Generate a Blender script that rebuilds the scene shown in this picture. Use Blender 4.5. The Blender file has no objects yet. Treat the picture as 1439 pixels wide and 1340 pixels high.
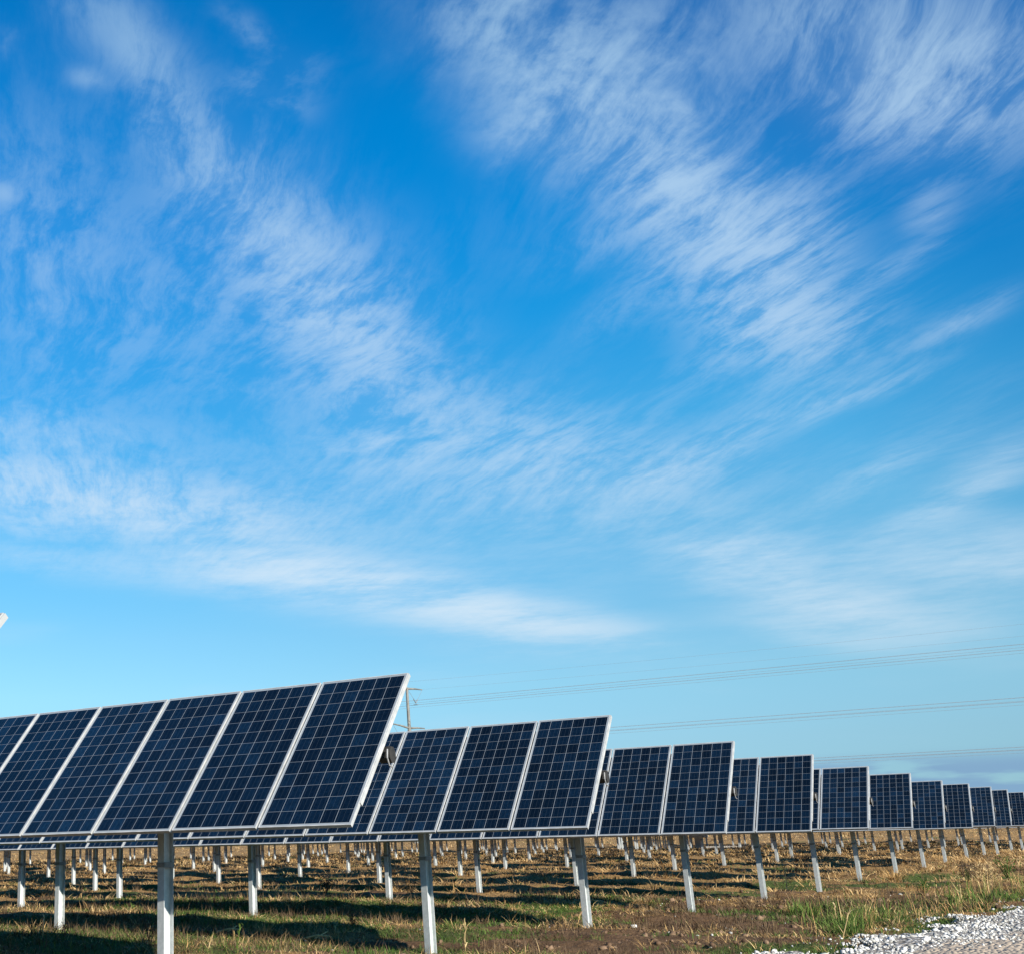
import bpy, bmesh, math, random
import numpy as np
from mathutils import Matrix, Vector

R = math.radians
SC = bpy.context.scene
COL = SC.collection
rng = np.random.default_rng(7)
random.seed(7)

# ------------------------------------------------------------------ camera
CAM = Vector((5.635, -10.326, -0.931))
F_PX, PX, PY, PW, PH = 1696.0, 320.0, 670.0, 1439.0, 1340.0      # photo pixels
YAW, PITCH, ROLL = R(35.45), R(17.15), R(-1.19)
_cy, _sy, _cp, _sp = math.cos(YAW), math.sin(YAW), math.cos(PITCH), math.sin(PITCH)
FWD = Vector((-_sy * _cp, _cy * _cp, _sp))
_r = Vector((_cy, _sy, 0.0))
_u = _r.cross(FWD)
RIGHT = math.cos(ROLL) * _r + math.sin(ROLL) * _u
UP = -math.sin(ROLL) * _r + math.cos(ROLL) * _u
cam_data = bpy.data.cameras.new('camera')
cam = bpy.data.objects.new('camera', cam_data)
COL.objects.link(cam)
m = Matrix((RIGHT, UP, -FWD)).transposed().to_4x4()
m.translation = CAM
cam.matrix_world = m
cam_data.sensor_fit = 'HORIZONTAL'
cam_data.sensor_width = 36.0
cam_data.lens = F_PX / PW * 36.0
cam_data.shift_x = (PW / 2 - PX) / PW
cam_data.shift_y = 0.0
cam_data.clip_start = 0.1
cam_data.clip_end = 4000
SC.camera = cam


def view_dir(px, py):
    d = FWD + RIGHT * ((px - PX) / F_PX) - UP * ((py - PY) / F_PX)
    return d.normalized()


# ------------------------------------------------------------------ light and exposure
SUN_AZ = R(66.0)          # from -Y towards +X
SUN_EL = R(25.2)
SUN_DIR = Vector((math.sin(SUN_AZ) * math.cos(SUN_EL), -math.cos(SUN_AZ) * math.cos(SUN_EL), math.sin(SUN_EL)))
sd = bpy.data.lights.new('sun', 'SUN')
sd.energy = 5.0
sd.angle = R(0.5)
sd.color = (1.0, 0.93, 0.82)
sun = bpy.data.objects.new('sun', sd)
COL.objects.link(sun)
sun.rotation_euler = SUN_DIR.to_track_quat('Z', 'Y').to_euler()
sun.location = (30, -20, 40)

SC.view_settings.view_transform = 'Standard'
SC.view_settings.look = 'None'
SC.view_settings.exposure = 1.0
SC.view_settings.gamma = 1.0
SC.render.engine = 'CYCLES'
try:
    SC.cycles.max_bounces = 6
    SC.cycles.use_denoising = True
except Exception:
    pass


class NT:
    """small helper for node trees"""
    def __init__(s, tree):
        s.t = tree
        s.n = tree.nodes
        s.l = tree.links

    def new(s, typ, **kw):
        n = s.n.new(typ)
        for k, v in kw.items():
            setattr(n, k, v)
        return n

    def put(s, sock, v):
        if isinstance(v, bpy.types.NodeSocket):
            s.l.new(v, sock)
        elif v is not None:
            sock.default_value = v

    def math(s, op, a, b=None, c=None, clamp=False):
        n = s.n.new('ShaderNodeMath')
        n.operation = op
        n.use_clamp = clamp
        s.put(n.inputs[0], a)
        s.put(n.inputs[1], b)
        s.put(n.inputs[2], c)
        return n.outputs[0]

    def vmath(s, op, a, b=None, out=0):
        n = s.n.new('ShaderNodeVectorMath')
        n.operation = op
        s.put(n.inputs[0], a)
        s.put(n.inputs[1], b)
        return n.outputs['Value'] if op in ('DOT_PRODUCT', 'LENGTH') else n.outputs[0]

    def noise(s, vec, scale, detail=4, rough=0.55, dist=0.0, out='Fac', dim='3D'):
        n = s.n.new('ShaderNodeTexNoise')
        n.noise_dimensions = dim
        s.put(n.inputs['Vector'], vec)
        n.inputs['Scale'].default_value = scale
        n.inputs['Detail'].default_value = detail
        n.inputs['Roughness'].default_value = rough
        n.inputs['Distortion'].default_value = dist
        return n.outputs[out]

    def mix(s, fac, a, b, blend='MIX'):
        n = s.n.new('ShaderNodeMix')
        n.data_type = 'RGBA'
        n.blend_type = blend
        s.put(n.inputs['Factor'], fac)
        for k, v in ((6, a), (7, b)):
            if not isinstance(v, bpy.types.NodeSocket) and len(v) == 3:
                v = (*v, 1.0)
            s.put(n.inputs[k], v)
        return n.outputs[2]

    def smooth(s, v, lo, hi, a=0.0, b=1.0):
        n = s.n.new('ShaderNodeMapRange')
        n.interpolation_type = 'SMOOTHSTEP'
        s.put(n.inputs['Value'], v)
        n.inputs['From Min'].default_value = lo
        n.inputs['From Max'].default_value = hi
        n.inputs['To Min'].default_value = a
        n.inputs['To Max'].default_value = b
        return n.outputs[0]

    def ramp(s, fac, stops, interp='LINEAR'):
        n = s.n.new('ShaderNodeValToRGB')
        n.color_ramp.interpolation = interp
        els = n.color_ramp.elements
        while len(els) < len(stops):
            els.new(0.5)
        for e, (pos, c) in zip(els, stops):
            e.position = pos
            e.color = (*c, 1.0)
        s.put(n.inputs[0], fac)
        return n.outputs[0]


# ------------------------------------------------------------------ sky with cirrus
world = bpy.data.worlds.new('World')
SC.world = world
world.use_nodes = True
W = NT(world.node_tree)
W.n.clear()
w_out = W.new('ShaderNodeOutputWorld')
w_bg = W.new('ShaderNodeBackground')
STR = 0.05
w_bg.inputs['Strength'].default_value = STR
W.l.new(w_bg.outputs[0], w_out.inputs[0])
sky = W.new('ShaderNodeTexSky')
sky.sky_type = 'NISHITA'
sky.sun_disc = False
sky.sun_elevation = SUN_EL
sky.sun_rotation = math.atan2(SUN_DIR.x, SUN_DIR.y)
sky.altitude = 200
sky.air_density = 1.0
sky.dust_density = 0.6
sky.ozone_density = 3.0
tc = W.new('ShaderNodeTexCoord')
D = W.vmath('NORMALIZE', tc.outputs['Generated'])
sep = W.new('ShaderNodeSeparateXYZ')
W.l.new(D, sep.inputs[0])
dz = sep.outputs['Z']

# a polarised, saturated blue: tint of the sky by elevation, darker at right angles to the sun
tint = W.ramp(W.math('MULTIPLY', dz, 1.5, clamp=True), [
    (0.00, (0.70, 1.15, 1.75)), (0.07, (0.68, 1.02, 1.36)), (0.11, (0.80, 1.11, 1.32)),
    (0.18, (0.97, 1.33, 1.37)), (0.25, (0.98, 1.44, 1.46)), (0.36, (0.80, 1.62, 1.66)),
    (0.48, (0.47, 1.72, 1.92)), (0.60, (0.13, 1.64, 2.10)), (0.71, (0.0, 1.56, 2.22)),
    (0.82, (0.0, 1.50, 2.22)), (0.91, (0.0, 1.38, 2.13)), (1.00, (0.0, 1.30, 2.05))])
base = W.mix(1.0, sky.outputs[0], tint, 'MULTIPLY')
sdot = W.vmath('DOT_PRODUCT', D, tuple(SUN_DIR))
pol = W.ramp(W.math('ADD', W.math('MULTIPLY', sdot, -1.0), 0.0, clamp=True), [
    (0.0, (0.30, 0.66, 0.80)), (0.18, (0.48, 0.77, 0.89)), (0.33, (0.90, 1.0, 1.02)), (0.62, (0.72, 0.86, 0.92))])
polmix = W.smooth(dz, 0.02, 0.30)
base = W.mix(polmix, base, W.mix(1.0, base, pol, 'MULTIPLY'))

# cirrus: a flat cloud layer, fibres parallel along one wind direction
inv = W.math('DIVIDE', 1.0, W.math('ADD', W.math('MAXIMUM', dz, 0.0), 0.06))
FA = R(49.0)
fu = W.math('MULTIPLY', W.vmath('DOT_PRODUCT', D, (-math.sin(FA), math.cos(FA), 0)), inv)
fv = W.math('MULTIPLY', W.vmath('DOT_PRODUCT', D, (math.cos(FA), math.sin(FA), 0)), inv)
cmb = W.new('ShaderNodeCombineXYZ')
W.put(cmb.inputs[0], fu)
W.put(cmb.inputs[1], fv)
plane = cmb.outputs[0]
warp = W.noise(plane, 1.0, 1, 0.5, out='Color', dim='2D')
plane_w = W.vmath('ADD', plane, W.vmath('MULTIPLY', W.vmath('SUBTRACT', warp, (0.5, 0.5, 0.5)), (0.45, 0.30, 0.0)))
warp2 = W.noise(plane, 4.5, 2, 0.6, out='Color', dim='2D')
plane_w = W.vmath('ADD', plane_w, W.vmath('MULTIPLY', W.vmath('SUBTRACT', warp2, (0.5, 0.5, 0.5)), (0.055, 0.045, 0.0)))
fib = W.noise(W.vmath('MULTIPLY', plane_w, (3.2, 9.5, 1.0)), 1.0, 6, 0.64, dim='2D')
fib2 = W.noise(W.vmath('MULTIPLY', plane_w, (9.0, 36.0, 1.0)), 1.0, 5, 0.70, dim='2D')
lump = W.noise(W.vmath('MULTIPLY', plane_w, (5.0, 7.0, 1.0)), 1.0, 6, 0.62, dim='2D')
fibre = W.math('ADD', W.math('MULTIPLY_ADD', fib, 0.44, W.math('MULTIPLY', lump, 0.24)), W.math('MULTIPLY', fib2, 0.32))
# near the horizon the layer is seen edge-on: level streaks
flat_n = W.noise(W.vmath('MULTIPLY', D, (6.0, 6.0, 42.0)), 1.0, 7, 0.68)
low = W.smooth(dz, 0.15, 0.36)
fibre = W.math('ADD', W.math('MULTIPLY', fibre, low), W.math('MULTIPLY', W.math('MULTIPLY_ADD', flat_n, 0.62, 0.20), W.math('SUBTRACT', 1.0, low)))

# where the cloud patches stand on the sky (photo pixel of the centre, semi-axes, tilt, weight, lumpiness)
PATCH = [
    (150, 30, 95, 42, 40, .48, .2), (235, 150, 125, 42, 60, .52, .2), (330, 260, 150, 62, 52, .48, .1),
    (445, 400, 170, 85, 45, .78, .1), (190, 410, 190, 160, 20, .34, 0), (500, 470, 140, 75, 35, .50, 0),
    (45, 330, 75, 170, 0, .30, 0), (620, 600, 240, 60, 10, .34, .1), (790, 640, 170, 70, 10, .42, .2),
    (350, 45, 45, 18, 35, .42, 1), (415, 105, 40, 40, 20, .30, 1), (340, 120, 28, 22, -40, .36, 1), (385, 135, 45, 18, 25, .30, 1),
    (122, 110, 26, 14, 10, .42, 1), (10, 60, 16, 26, 20, .3, 1), (5, 272, 16, 14, 0, .35, 1),
    (690, 20, 90, 80, 30, .70, .6), (790, 70, 160, 90, 20, .62, .6), (775, 145, 70, 70, 40, .66, .9), (900, 80, 110, 90, 0, .48, .6),
    (730, 200, 60, 40, 20, .42, .7), (945, 152, 28, 14, 20, .30, .8),
    (900, 230, 150, 70, 35, .62, .2), (990, 280, 180, 82, 38, .74, 0), (1040, 375, 145, 70, 34, .64, 0), (1130, 310, 55, 55, 20, .50, 0),
    (1080, 455, 110, 55, 10, .55, .1), (840, 340, 80, 26, -25, .26, 0), (900, 410, 110, 30, -35, .26, 0), (1010, 510, 110, 30, -30, .24, 0),
    (1140, 20, 120, 95, 10, .66, .3), (1300, 70, 190, 110, 15, .78, .2), (1360, 130, 90, 85, 20, .66, .1), (1230, 160, 90, 60, 0, .55, 0),
    (1305, 295, 34, 40, 10, .46, .3), (1255, 375, 60, 13, -28, .36, .1), (1345, 455, 75, 18, -28, .50, .3), (1240, 545, 80, 12, -22, .42, .1),
    (1110, 520, 150, 20, -35, .22, 0),
    (60, 605, 150, 34, 8, .50, .3), (30, 685, 170, 46, 8, .86, .1), (190, 708, 180, 42, 8, .86, .1), (370, 735, 200, 46, 8, .50, .1), (37, 738, 34, 14, 10, .4, .7),
    (660, 690, 330, 60, 5, .44, .1), (350, 803, 130, 32, 6, .86, .1), (490, 820, 190, 36, 11, 1.05, 0), (640, 850, 160, 32, 14, 1.0, 0),
    (800, 880, 150, 26, 9, .80, 0), (80, 790, 150, 20, 6, .46, 0), (520, 630, 70, 26, 6, .40, .8),
    (1060, 600, 120, 22, -30, .46, 0), (960, 650, 90, 24, -12, .36, 0), (1160, 570, 60, 14, -32, .36, 0), (1230, 665, 90, 18, -28, .42, 0), (1345, 700, 110, 20, -25, .74, 0),
    (1400, 640, 80, 20, -25, .36, 0), (1050, 770, 110, 36, -8, .46, .1), (1080, 810, 130, 42, 16, .78, .2), (1220, 860, 150, 34, 10, .84, .1), (1140, 890, 110, 18, 8, .50, 0),
    (1420, 800, 100, 46, -8, .70, .1), (1300, 800, 120, 40, 0, .40, .1), (1320, 760, 160, 30, -10, .36, 0),
]
tot_f = tot_l = None
for (cx, cy, sa, sb, ang, wt, lum) in PATCH:
    c = view_dir(cx, cy)
    a = R(ang)
    e1 = view_dir(cx + math.cos(a) * 20, cy + math.sin(a) * 20) - view_dir(cx - math.cos(a) * 20, cy - math.sin(a) * 20)
    e1 = (e1 - c * e1.dot(c)).normalized()
    e2 = c.cross(e1)
    ca = math.acos(max(-1, min(1, view_dir(cx + math.cos(a) * sa, cy + math.sin(a) * sa).dot(c))))
    cb = math.acos(max(-1, min(1, view_dir(cx - math.sin(a) * sb, cy + math.cos(a) * sb).dot(c))))
    da = W.vmath('DOT_PRODUCT', D, tuple(e1 / ca))
    db = W.vmath('DOT_PRODUCT', D, tuple(e2 / cb))
    q = W.math('MULTIPLY_ADD', da, da, W.math('MULTIPLY', db, db))
    g = W.math('POWER', 0.4066, q)
    if lum < 1:
        tot_f = W.math('MULTIPLY_ADD', g, wt * (1 - lum), tot_f if tot_f is not None else 0.0)
    if lum > 0:
        tot_l = W.math('MULTIPLY_ADD', g, wt * lum, tot_l if tot_l is not None else 0.0)
front = W.smooth(W.vmath('DOT_PRODUCT', D, tuple(FWD)), 0.25, 0.5)
cf = W.smooth(fibre, 0.39, 0.63, 0.16, 1.25)
cl = W.smooth(lump, 0.38, 0.68, 0.10, 1.35)
dens = W.math('ADD', W.math('MULTIPLY', tot_f, cf), W.math('MULTIPLY', tot_l, cl))
# thin veil of cirrus over the rest of the sky, away from the framed part too
veil = W.math('MULTIPLY', W.smooth(W.noise(plane, 0.8, 2, 0.5, dim='2D'), 0.52, 0.8), W.math('MULTIPLY', cf, 0.30))
veil2 = W.math('MULTIPLY', veil, W.math('SUBTRACT', 1.0, W.math('MULTIPLY', front, 0.55)))
dens = W.math('ADD', W.math('MULTIPLY', dens, front), veil2)
alpha = W.math('SUBTRACT', 1.0, W.math('EXPONENT', W.math('MULTIPLY', dens, -0.72)))
alpha = W.math('MULTIPLY', alpha, W.smooth(dz, 0.015, 0.09))
ccol = W.ramp(W.math('MULTIPLY', dz, 1.5, clamp=True), [
    (0.0, (6.6, 7.6, 8.6)), (0.30, (7.4, 8.6, 9.6)), (0.6, (5.6, 7.4, 9.2)), (1.0, (4.2, 6.6, 8.6))])
skyc = W.mix(alpha, base, ccol)
# low grey-blue cloud bank near the horizon
az_n = W.noise(W.vmath('MULTIPLY', D, (9.0, 9.0, 60.0)), 1.0, 4, 0.55)
bank = W.math('MULTIPLY', W.math('MULTIPLY', W.smooth(az_n, 0.36, 0.50), W.smooth(W.vmath('DOT_PRODUCT', D, tuple(view_dir(1420, 1100))), 0.960, 0.992)), W.math('MULTIPLY', W.smooth(dz, 0.0, 0.03), W.smooth(dz, 0.044, 0.060, 1.0, 0.0)))
skyc = W.mix(W.math('MULTIPLY', bank, 0.95), skyc, (2.3, 4.0, 6.0))
W.l.new(skyc, w_bg.inputs[0])
try:
    world.cycles.sampling_method = 'MANUAL'
    world.cycles.sample_map_resolution = 512
except Exception:
    pass


# ------------------------------------------------------------------ materials
def new_mat(name):
    mt = bpy.data.materials.new(name)
    mt.use_nodes = True
    k = NT(mt.node_tree)
    b = mt.node_tree.nodes['Principled BSDF']
    return mt, k, b


def obj_coord(k):
    return k.new('ShaderNodeTexCoord').outputs['Object']


def mat_metal(name, c1, c2, scale, rough=0.45, metallic=0.0, streak=0.0):
    mt, k, b = new_mat(name)
    oc = obj_coord(k)
    n = k.noise(oc, scale, 5, 0.65)
    f = k.smooth(n, 0.35, 0.68)
    col = k.mix(f, c1, c2)
    if streak:
        n2 = k.noise(k.vmath('MULTIPLY', oc, (14, 14, 1.1)), 1.0, 4, 0.6)
        col = k.mix(k.smooth(n2, 0.52, 0.75, 0, streak), col, (c1[0] * .55, c1[1] * .52, c1[2] * .5))
    k.put(b.inputs['Base Color'], col)
    k.put(b.inputs['Roughness'], k.smooth(n, 0.2, 0.8, rough - 0.08, rough + 0.12))
    b.inputs['Metallic'].default_value = metallic
    return mt


M_FRAME = mat_metal('aluminium_frame', (0.30, 0.31, 0.31), (0.42, 0.42, 0.41), 6, 0.42)
M_RAIL = mat_metal('galvanised_rail', (0.20, 0.20, 0.20), (0.28, 0.28, 0.28), 9, 0.5)
M_POST = mat_metal('galvanised_steel_post', (0.36, 0.39, 0.395), (0.46, 0.485, 0.485), 16, 0.45, 0.0, 0.35)
M_TUBE = mat_metal('galvanised_tube', (0.26, 0.26, 0.25), (0.38, 0.38, 0.36), 7, 0.55)
M_DARK = mat_metal('dark_cap_plastic', (0.010, 0.0095, 0.009), (0.024, 0.022, 0.019), 9, 0.7)
M_BRACKET = mat_metal('dull_steel_bracket', (0.13, 0.13, 0.125), (0.22, 0.22, 0.21), 12, 0.6)
M_PYLON = mat_metal('weathered_pylon_steel', (0.12, 0.12, 0.11), (0.18, 0.18, 0.165), 0.6, 0.65)
M_INSUL = mat_metal('insulator_grey', (0.13, 0.16, 0.18), (0.2, 0.23, 0.25), 3, 0.4)
M_WIRE = mat_metal('conductor_aluminium', (0.20, 0.22, 0.24), (0.28, 0.30, 0.32), 3, 0.6)
M_CAB = mat_metal('cabinet_white_paint', (0.36, 0.37, 0.37), (0.44, 0.44, 0.43), 2, 0.5)
M_CONC = mat_metal('pale_concrete', (0.26, 0.25, 0.23), (0.36, 0.35, 0.32), 5, 0.85)

# module glass: 6 x 12 polycrystalline cells
CELL = 0.158
M_GLASS, k, b = new_mat('solar_cells_under_glass')
oc = obj_coord(k)
sp = k.new('ShaderNodeSeparateXYZ')
k.put(sp.inputs[0], oc)
ux = k.math('ADD', k.math('DIVIDE', sp.outputs[0], CELL), 3.0)
uy = k.math('ADD', k.math('DIVIDE', sp.outputs[1], CELL), 6.0)
fx = k.math('FRACT', ux)
fy = k.math('FRACT', uy)
ex = k.math('MULTIPLY', k.math('SUBTRACT', 0.5, k.math('ABSOLUTE', k.math('SUBTRACT', fx, 0.5))), CELL)
ey = k.math('MULTIPLY', k.math('SUBTRACT', 0.5, k.math('ABSOLUTE', k.math('SUBTRACT', fy, 0.5))), CELL)
lx = k.smooth(ex, 0.0017, 0.0029, 1.0, 0.0)
ly = k.smooth(ey, 0.0012, 0.0021, 1.0, 0.0)
outx = k.math('GREATER_THAN', k.math('ABSOLUTE', k.math('SUBTRACT', ux, 3.0)), 3.0)
outy = k.math('GREATER_THAN', k.math('ABSOLUTE', k.math('SUBTRACT', uy, 6.0)), 6.0)
line = k.math('MAXIMUM', k.math('MAXIMUM', lx, k.math('MULTIPLY', ly, 0.75)), k.math('MAXIMUM', outx, outy))
oi = k.new('ShaderNodeObjectInfo')
cid = k.new('ShaderNodeCombineXYZ')
k.put(cid.inputs[0], k.math('FLOOR', ux))
k.put(cid.inputs[1], k.math('FLOOR', uy))
k.put(cid.inputs[2], k.math('MULTIPLY', oi.outputs['Random'], 91.0))
wn = k.new('ShaderNodeTexWhiteNoise')
wn.noise_dimensions = '3D'
k.put(wn.inputs['Vector'], cid.outputs[0])
cell = k.ramp(wn.outputs['Value'], [(0.0, (0.0020, 0.0042, 0.0076)), (0.4, (0.0023, 0.0062, 0.0128)),
                                    (0.8, (0.0026, 0.0084, 0.0185)), (1.0, (0.0034, 0.0122, 0.0275))])
# module to module tone, crystal grain in each cell
gv = k.new('ShaderNodeTexVoronoi')
gv.inputs['Scale'].default_value = 55.0
k.put(gv.inputs['Vector'], k.vmath('ADD', oc, cid.outputs[0]))
grain = k.smooth(gv.outputs['Color'], 0.0, 1.0, 0.72, 1.30)
modt = k.smooth(oi.outputs['Random'], 0.0, 1.0, 0.78, 1.24)
gm = k.math('MULTIPLY', grain, modt)
gc = k.new('ShaderNodeCombineXYZ')
for i in range(3):
    k.put(gc.inputs[i], gm)
cell = k.mix(1.0, cell, gc.outputs[0], 'MULTIPLY')
bus = k.math('ABSOLUTE', k.math('SUBTRACT', k.math('FRACT', k.math('MULTIPLY', fx, 3.0)), 0.5))
busl = k.smooth(bus, 0.018, 0.045, 0.5, 0.0)
cell = k.mix(busl, cell, (0.030, 0.042, 0.052))
col = k.mix(line, cell, (0.215, 0.24, 0.26))
k.put(b.inputs['Base Color'], col)
dust = k.noise(oc, 3.0, 5, 0.6)
k.put(b.inputs['Roughness'], k.smooth(dust, 0.3, 0.75, 0.07, 0.22))
b.inputs['IOR'].default_value = 1.45

# ground
M_GROUND, k, b = new_mat('field_soil_and_thatch')
geo = k.new('ShaderNodeNewGeometry')
pos = geo.outputs['Position']
att = k.new('ShaderNodeAttribute')
att.attribute_name = 'cover'
asep = k.new('ShaderNodeSeparateColor')
k.put(asep.inputs[0], att.outputs['Color'])
n1 = k.noise(pos, 2.2, 6, 0.65)
n2 = k.noise(pos, 14.0, 5, 0.7)
n3 = k.noise(k.vmath('MULTIPLY', pos, (30, 60, 30)), 1.0, 3, 0.7)
soil = k.mix(k.smooth(n1, 0.35, 0.7), (0.075, 0.042, 0.021), (0.165, 0.096, 0.049))
soil = k.mix(k.smooth(n2, 0.48, 0.74, 0, 0.7), soil, (0.245, 0.152, 0.082))
straw = k.mix(k.smooth(n3, 0.35, 0.7), (0.15, 0.086, 0.032), (0.40, 0.245, 0.098))
straw = k.mix(k.smooth(n1, 0.5, 0.8, 0, .6), straw, (0.13, 0.078, 0.030))
green = k.mix(k.smooth(n3, 0.3, 0.7), (0.030, 0.045, 0.012), (0.095, 0.125, 0.032))
sf = k.smooth(k.math('ADD', asep.outputs[0], k.math('MULTIPLY', k.math('SUBTRACT', n2, 0.5), 0.9)), 0.42, 0.74)
gf = k.smooth(k.math('ADD', asep.outputs[1], k.math('MULTIPLY', k.math('SUBTRACT', n2, 0.5), 0.8)), 0.36, 0.66)
gcol = k.mix(sf, soil, straw)
gcol = k.mix(gf, gcol, green)
k.put(b.inputs['Base Color'], gcol)
b.inputs['Roughness'].default_value = 0.95
b.inputs['Specular IOR Level'].default_value = 0.15
bp = k.new('ShaderNodeBump')
bp.inputs['Strength'].default_value = 0.9
bp.inputs['Distance'].default_value = 0.07
k.put(bp.inputs['Height'], k.math('ADD', n2, k.math('MULTIPLY', n3, 0.5)))
k.put(b.inputs['Normal'], bp.outputs[0])

# road of crushed white stone with a grey-tan wheel track
M_ROAD, k, b = new_mat('crushed_stone_road')
geo = k.new('ShaderNodeNewGeometry')
pos = geo.outputs['Position']
att = k.new('ShaderNodeAttribute')
att.attribute_name = 'cover'
asep = k.new('ShaderNodeSeparateColor')
k.put(asep.inputs[0], att.outputs['Color'])
vor = k.new('ShaderNodeTexVoronoi')
vor.inputs['Scale'].default_value = 17.0
k.put(vor.inputs['Vector'], pos)
vs = k.new('ShaderNodeSeparateColor')
k.put(vs.inputs[0], vor.outputs['Color'])
n1 = k.noise(pos, 1.6, 5, 0.6)
stone = k.mix(vs.outputs[0], (0.22, 0.20, 0.17), (0.56, 0.54, 0.50))
stone = k.mix(k.smooth(vor.outputs['Distance'], 0.35, 0.62), stone, (0.12, 0.10, 0.08))
fine = k.mix(k.noise(pos, 40, 4, 0.7), (0.24, 0.18, 0.125), (0.44, 0.36, 0.27))
tf = k.smooth(k.math('ADD', asep.outputs[0], k.math('MULTIPLY', k.math('SUBTRACT', n1, 0.5), 1.3)), 0.25, 0.62)
k.put(b.inputs['Base Color'], k.mix(tf, stone, fine))
b.inputs['Roughness'].default_value = 0.95
bp = k.new('ShaderNodeBump')
bp.inputs['Strength'].default_value = 1.0
bp.inputs['Distance'].default_value = 0.04
k.put(bp.inputs['Height'], k.math('SUBTRACT', k.math('MULTIPLY', n1, 0.3), vor.outputs['Distance']))
k.put(b.inputs['Normal'], bp.outputs[0])


def mat_leaf(name, stops, trans=0.25):
    mt, k, b = new_mat(name)
    a = k.new('ShaderNodeAttribute')
    a.attribute_name = 'tone'
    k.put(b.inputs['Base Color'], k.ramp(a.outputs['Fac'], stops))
    b.inputs['Roughness'].default_value = 0.75
    b.inputs['Specular IOR Level'].default_value = 0.2
    return mt


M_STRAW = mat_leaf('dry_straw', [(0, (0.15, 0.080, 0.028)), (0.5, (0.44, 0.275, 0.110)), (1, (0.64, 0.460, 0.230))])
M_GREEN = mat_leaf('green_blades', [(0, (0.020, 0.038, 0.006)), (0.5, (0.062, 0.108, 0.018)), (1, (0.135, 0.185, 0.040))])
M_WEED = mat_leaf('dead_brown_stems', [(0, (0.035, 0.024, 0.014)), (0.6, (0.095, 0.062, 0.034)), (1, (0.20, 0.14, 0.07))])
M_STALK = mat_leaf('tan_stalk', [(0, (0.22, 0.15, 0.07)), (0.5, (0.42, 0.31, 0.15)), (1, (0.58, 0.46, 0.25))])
M_LIME = mat_leaf('white_limestone', [(0, (0.16, 0.15, 0.13)), (0.5, (0.40, 0.39, 0.36)), (1, (0.62, 0.61, 0.58))])


# ------------------------------------------------------------------ object helpers
def tag(o, label=None, cat=None, group=None, kind=None):
    if label:
        o['label'] = label
    if cat:
        o['category'] = cat
    if group:
        o['group'] = group
    if kind:
        o['kind'] = kind
    return o


def link(name, me, parent=None, mat=None):
    o = bpy.data.objects.new(name, me)
    COL.objects.link(o)
    if mat is not None and me is not None and not me.materials:
        me.materials.append(mat)
    if parent is not None:
        o.parent = parent
    return o


def empty(name, loc):
    o = bpy.data.objects.new(name, None)
    COL.objects.link(o)
    o.location = loc
    o.empty_display_size = 0.2
    return o


def mesh_np(name, verts, faces_flat, loop_start, loop_total, smooth=False):
    me = bpy.data.meshes.new(name)
    me.vertices.add(len(verts))
    me.vertices.foreach_set('co', np.asarray(verts, np.float32).ravel())
    me.loops.add(len(faces_flat))
    me.loops.foreach_set('vertex_index', np.asarray(faces_flat, np.int32))
    me.polygons.add(len(loop_start))
    me.polygons.foreach_set('loop_start', np.asarray(loop_start, np.int32))
    me.polygons.foreach_set('loop_total', np.asarray(loop_total, np.int32))
    if smooth:
        me.polygons.foreach_set('use_smooth', np.ones(len(loop_start), bool))
    me.update(calc_edges=True)
    me.validate()
    return me


class MB:
    """collects boxes, bars and tubes into one mesh"""
    def __init__(s):
        s.bm = bmesh.new()

    def box(s, x0, x1, y0, y1, z0, z1, bev=0.0):
        ret = bmesh.ops.create_cube(s.bm, size=1.0)
        vs = ret['verts']
        for v in vs:
            v.co = Vector(((x0 + x1) / 2 + v.co.x * (x1 - x0), (y0 + y1) / 2 + v.co.y * (y1 - y0), (z0 + z1) / 2 + v.co.z * (z1 - z0)))
        if bev:
            es = list({e for v in vs for e in v.link_edges})
            bmesh.ops.bevel(s.bm, geom=es, offset=bev, segments=2, affect='EDGES')
        return s

    def tube(s, pts, rad, seg=8, cap=True):
        pts = [Vector(p) for p in pts]
        rads = rad if isinstance(rad, (list, tuple)) else [rad] * len(pts)
        rings = []
        prev = None
        for i, p in enumerate(pts):
            if i == 0:
                d = pts[1] - p
            elif i == len(pts) - 1:
                d = p - pts[i - 1]
            else:
                d = pts[i + 1] - pts[i - 1]
            d.normalize()
            a = prev if prev is not None else (Vector((0, 0, 1)) if abs(d.z) < 0.9 else Vector((1, 0, 0)))
            a = (a - d * a.dot(d)).normalized()
            prev = a
            c = d.cross(a)
            rings.append([s.bm.verts.new(p + (a * math.cos(t) + c * math.sin(t)) * rads[i])
                          for t in [2 * math.pi * j / seg for j in range(seg)]])
        for r0, r1 in zip(rings, rings[1:]):
            for j in range(seg):
                s.bm.faces.new((r0[j], r0[(j + 1) % seg], r1[(j + 1) % seg], r1[j]))
        if cap:
            s.bm.faces.new(list(reversed(rings[0])))
            s.bm.faces.new(rings[-1])
        return s

    def prism(s, prof, x0, x1):
        """closed profile in (y, z) extruded along x"""
        a = [s.bm.verts.new((x0, y, z)) for y, z in prof]
        c = [s.bm.verts.new((x1, y, z)) for y, z in prof]
        n = len(prof)
        for i in range(n):
            s.bm.faces.new((a[i], a[(i + 1) % n], c[(i + 1) % n], c[i]))
        s.bm.faces.new(list(reversed(a)))
        s.bm.faces.new(c)
        return s

    def mesh(s, name):
        bmesh.ops.recalc_face_normals(s.bm, faces=s.bm.faces)
        me = bpy.data.meshes.new(name)
        s.bm.to_mesh(me)
        s.bm.free()
        return me


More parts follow.
